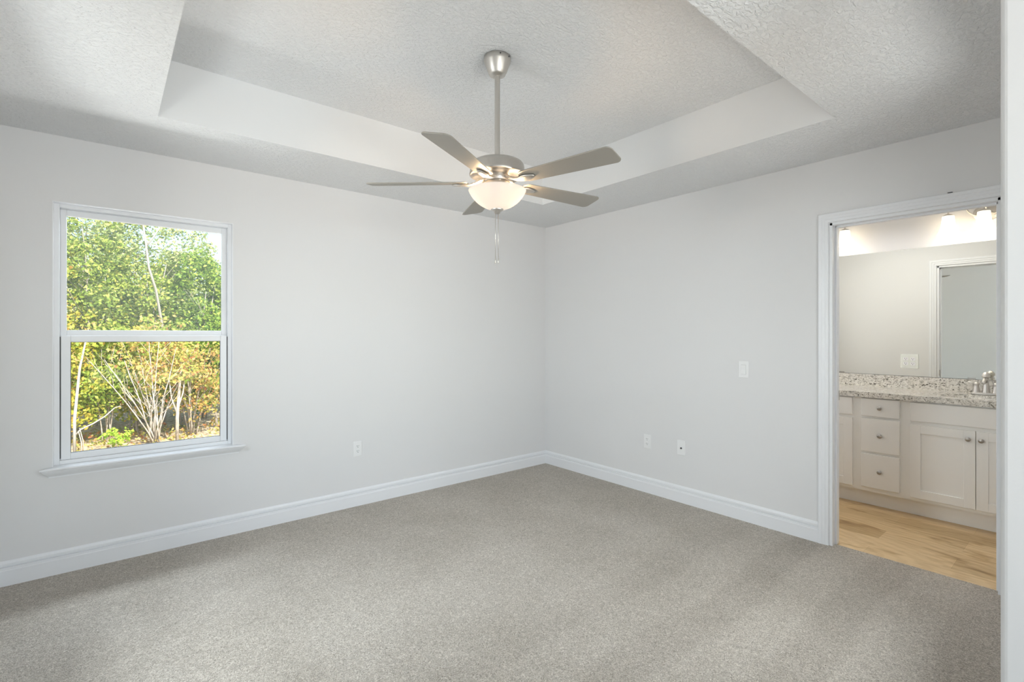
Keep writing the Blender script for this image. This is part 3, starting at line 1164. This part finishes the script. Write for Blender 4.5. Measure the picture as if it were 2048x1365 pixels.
# wood edge, nearest row
plant('shrub', 'yellow-green leafy shrub behind the pale stem at lower left pane', 'shrub', GS, -4.02, 5.5, 1.75, .42, .22, 'leaf_yellow', 44, 85, .066, 5, .009, 11)
plant('shrub', 'golden green bushy shrub left of centre in lower window pane', 'shrub', GS, -3.52, 5.7, 1.75, .42, .40, 'leaf_green', 46, 85, .066, 6, .009, 12)
plant('shrub', 'russet sparse shrub fanning many bare pale stems from the ground', 'shrub', GS, -2.98, 5.05, 1.75, .50, .75, 'leaf_orange', 34, 55, .058, 15, .010, 13, spread=.75)
plant('shrub', 'orange-tinged shrub in lower right of the window pane', 'shrub', GS, -2.48, 5.45, 1.55, .42, .30, 'leaf_orange', 40, 60, .060, 9, .009, 14, spread=.4)
plant('shrub', 'green shrub at right edge of lower window pane', 'shrub', GS, -2.05, 5.9, 1.95, .45, .50, 'leaf_dark', 46, 85, .066, 6, .009, 15)
plant('shrub', 'golden leafy shrub showing between stems in lower pane centre', 'shrub', GS, -3.18, 6.2, 1.7, .55, .25, 'leaf_yellow', 46, 80, .066, 6, .009, 16)
plant('shrub', 'olive shrub behind the orange-tinged shrub at lower right', 'shrub', GS, -2.50, 6.4, 1.75, .55, .25, 'leaf_green', 46, 80, .066, 6, .009, 17)
# middle row
plant('tree', 'yellow-leaved young tree at left edge of upper window pane', 'tree', GT, -4.35, 7.1, 3.1, .62, .12, 'leaf_yellow', 70, 95, .070, 3, .018, 21)
plant('tree', 'mid-green bushy tree in left half of upper window pane', 'tree', GT, -3.72, 7.5, 3.75, .70, .12, 'leaf_green', 95, 100, .070, 3, .018, 22)
plant('tree', 'olive green tree in the middle of upper window pane', 'tree', GT, -2.98, 7.4, 3.1, .66, .12, 'leaf_green', 85, 95, .070, 3, .018, 23)
plant('tree', 'deep green dense tree at right side of upper window pane', 'tree', GT, -2.12, 7.2, 3.25, .62, .12, 'leaf_dark', 95, 100, .070, 3, .018, 24)
plant('tree', 'dark green tree half hidden by window right edge', 'tree', GT, -1.45, 7.3, 3.3, .60, .12, 'leaf_dark', 70, 90, .070, 3, .018, 25)
# back rows
plant('tree', 'pale green loose-leaved tree at top left of the window', 'tree', GB, -4.05, 9.8, 5.1, .95, .6, 'leaf_pale', 120, 95, .078, 3, .025, 31, rc=.24)
plant('tree', 'pale green tall tree beside the white trunk in the window', 'tree', GB, -3.05, 10.2, 5.0, .95, .6, 'leaf_pale', 105, 90, .078, 3, .025, 32, rc=.24)
plant('tree', 'pale green tree with sky gaps at top right of the window', 'tree', GB, -1.95, 10.0, 4.2, .95, .6, 'leaf_pale', 95, 90, .078, 3, .025, 33, rc=.24)
plant('tree', 'green tree closing the back of the wood behind left trees', 'tree', GB, -3.7, 12.6, 4.4, 1.2, .3, 'leaf_green', 120, 90, .085, 3, .05, 34, rc=.32)
plant('tree', 'green tree closing the back of the wood behind right trees', 'tree', GB, -1.75, 12.6, 3.9, 1.3, .3, 'leaf_green', 120, 90, .085, 3, .05, 35, rc=.32)
plant('shrub', 'small lime green seedling on the leaf litter outside', 'plant', None, -3.42, 4.85, .30, .16, .08, 'leaf_lime', 14, 14, .055, 4, .005, 41, rc=.07)

# white trunk in the upper pane
o = empty('slender_tree', (-2.78, 6.9, GZ))
tag(o, 'slender bare white trunk forking in upper window pane', 'tree')
b = MB()
b.tube([(0.05, 0, -.03), (.04, 0, .9), (.02, 0, 1.7), (-.10, -.35, 2.35), (-.20, -.45, 2.7), (-.24, -.45, 3.1), (-.30, -.45, 3.6), (-.36, -.4, 4.0)],
       [.028, .026, .022, .019, .017, .015, .012, .008], 9)
b.tube([(-.235, -.45, 3.05), (-.12, -.45, 3.25), (.0, -.4, 3.5), (.06, -.35, 3.75)], [.014, .012, .009, .006], 7)
b.tube([(-.28, -.45, 3.45), (-.36, -.45, 3.6), (-.45, -.4, 3.8)], [.012, .009, .006], 7)
b.build('trunk', 'bark_white', o)
leaves('foliage', 'leaf_yellow', [(-.36, -.4, 3.95), (.05, -.35, 3.75), (-.45, -.4, 3.8), (-.1, -.3, 3.9)], [.2, .15, .15, .2], 40, .06, o)
# pale sapling at the left edge of the lower pane
o = empty('sapling', (-3.84, 4.72, GZ))
tag(o, 'pale bare sapling with an arching side branch at lower left pane', 'sapling')
b = MB()
b.tube([(0, 0, -.03), (.0, 0, .5), (.03, 0, .9), (.05, 0, 1.15), (.10, 0, 1.45), (.13, .02, 1.65)], [.018, .017, .015, .013, .010, .006], 9)
b.tube([(.0, 0, .28), (.06, -.02, .36), (.18, -.02, .42), (.30, 0, .50), (.40, .02, .60), (.46, .03, .62)], [.010, .010, .009, .008, .006, .004], 7)
b.tube([(.06, -.05, -.03), (.07, -.04, .18), (.04, -.02, .33)], [.008, .007, .005], 6)
b.tube([(.09, -.02, -.03), (.085, -.03, .2), (.05, -.02, .38)], [.007, .006, .004], 6)
b.build('trunk', 'bark_white', o)
leaves('foliage', 'leaf_orange', [(.13, .02, 1.65), (.05, .03, 1.3)], [.14, .10], 22, .05, o)
# straight pale trunk right of the stem fan
o = empty('sapling', (-2.72, 5.0, GZ))
tag(o, 'upright pale trunk right of the fanned bare stems', 'sapling')
b = MB()
b.tube([(0, 0, -.03), (.0, 0, .35), (.02, 0, .7), (.05, 0, 1.1), (.05, 0, 1.35)], [.024, .022, .020, .014, .008], 9)
b.tube([(0.0, 0, .42), (-.07, 0, .65), (-.10, 0, .95)], [.012, .010, .006], 7)
b.tube([(0.01, 0, .5), (.07, 0, .72), (.09, 0, .9)], [.011, .009, .006], 7)
b.build('trunk', 'bark', o)
leaves('foliage', 'leaf_green', [(.05, 0, 1.35), (-.1, 0, 1.0), (.1, 0, .95)], [.16, .12, .12], 30, .055, o)
# fallen branches on the ground
for k, (x, y, l, a, lab) in enumerate(((-3.60, 4.35, .55, 12, 'grey fallen branch on leaf litter at lower left pane'),
                                      (-3.30, 4.65, .40, -25, 'short grey stick lying right of the lime seedling'))):
    d = Vector((math.cos(R(a)), math.sin(R(a)), 0))
    p = Vector((x, y, GZ + .02))
    fb = MB().tube([p - d * l / 2, p - d * l * .1 + Vector((0, .02, .004)), p + d * l / 2], [.022, .024, .014], 8).build('fallen_branch', 'log')
    tag(fb, lab, 'branch')
# leaf litter, uncountable
cs = [(rng.uniform(-5, -1), rng.uniform(3.6, 6.5), GZ + .02) for _ in range(420)]
lit = leaves('leaf_litter', 'leaf_orange', cs, [.14] * 420, 10, .06, None, zmin=GZ + .01)
lit['kind'] = 'stuff'
tag(lit, 'fallen brown leaves covering the ground outside the window', 'leaf litter')
# the wood goes on to the left, out of the photograph's view
for k, (x, y, h, ml) in enumerate(((-5.5, 6.8, 2.9, 'leaf_yellow'), (-6.0, 8.6, 4.4, 'leaf_green'), (-7.4, 8.0, 3.9, 'leaf_green'), (-6.9, 11.0, 4.9, 'leaf_pale'), (-9.0, 10.0, 4.6, 'leaf_dark'))):
    plant('tree', 'leafy tree of the wood standing left of the window view', 'tree', 'trees left of the window view', x, y, h, .95, .15, ml, 90, 70, .10, 3, .025, 60 + k, rc=.30)
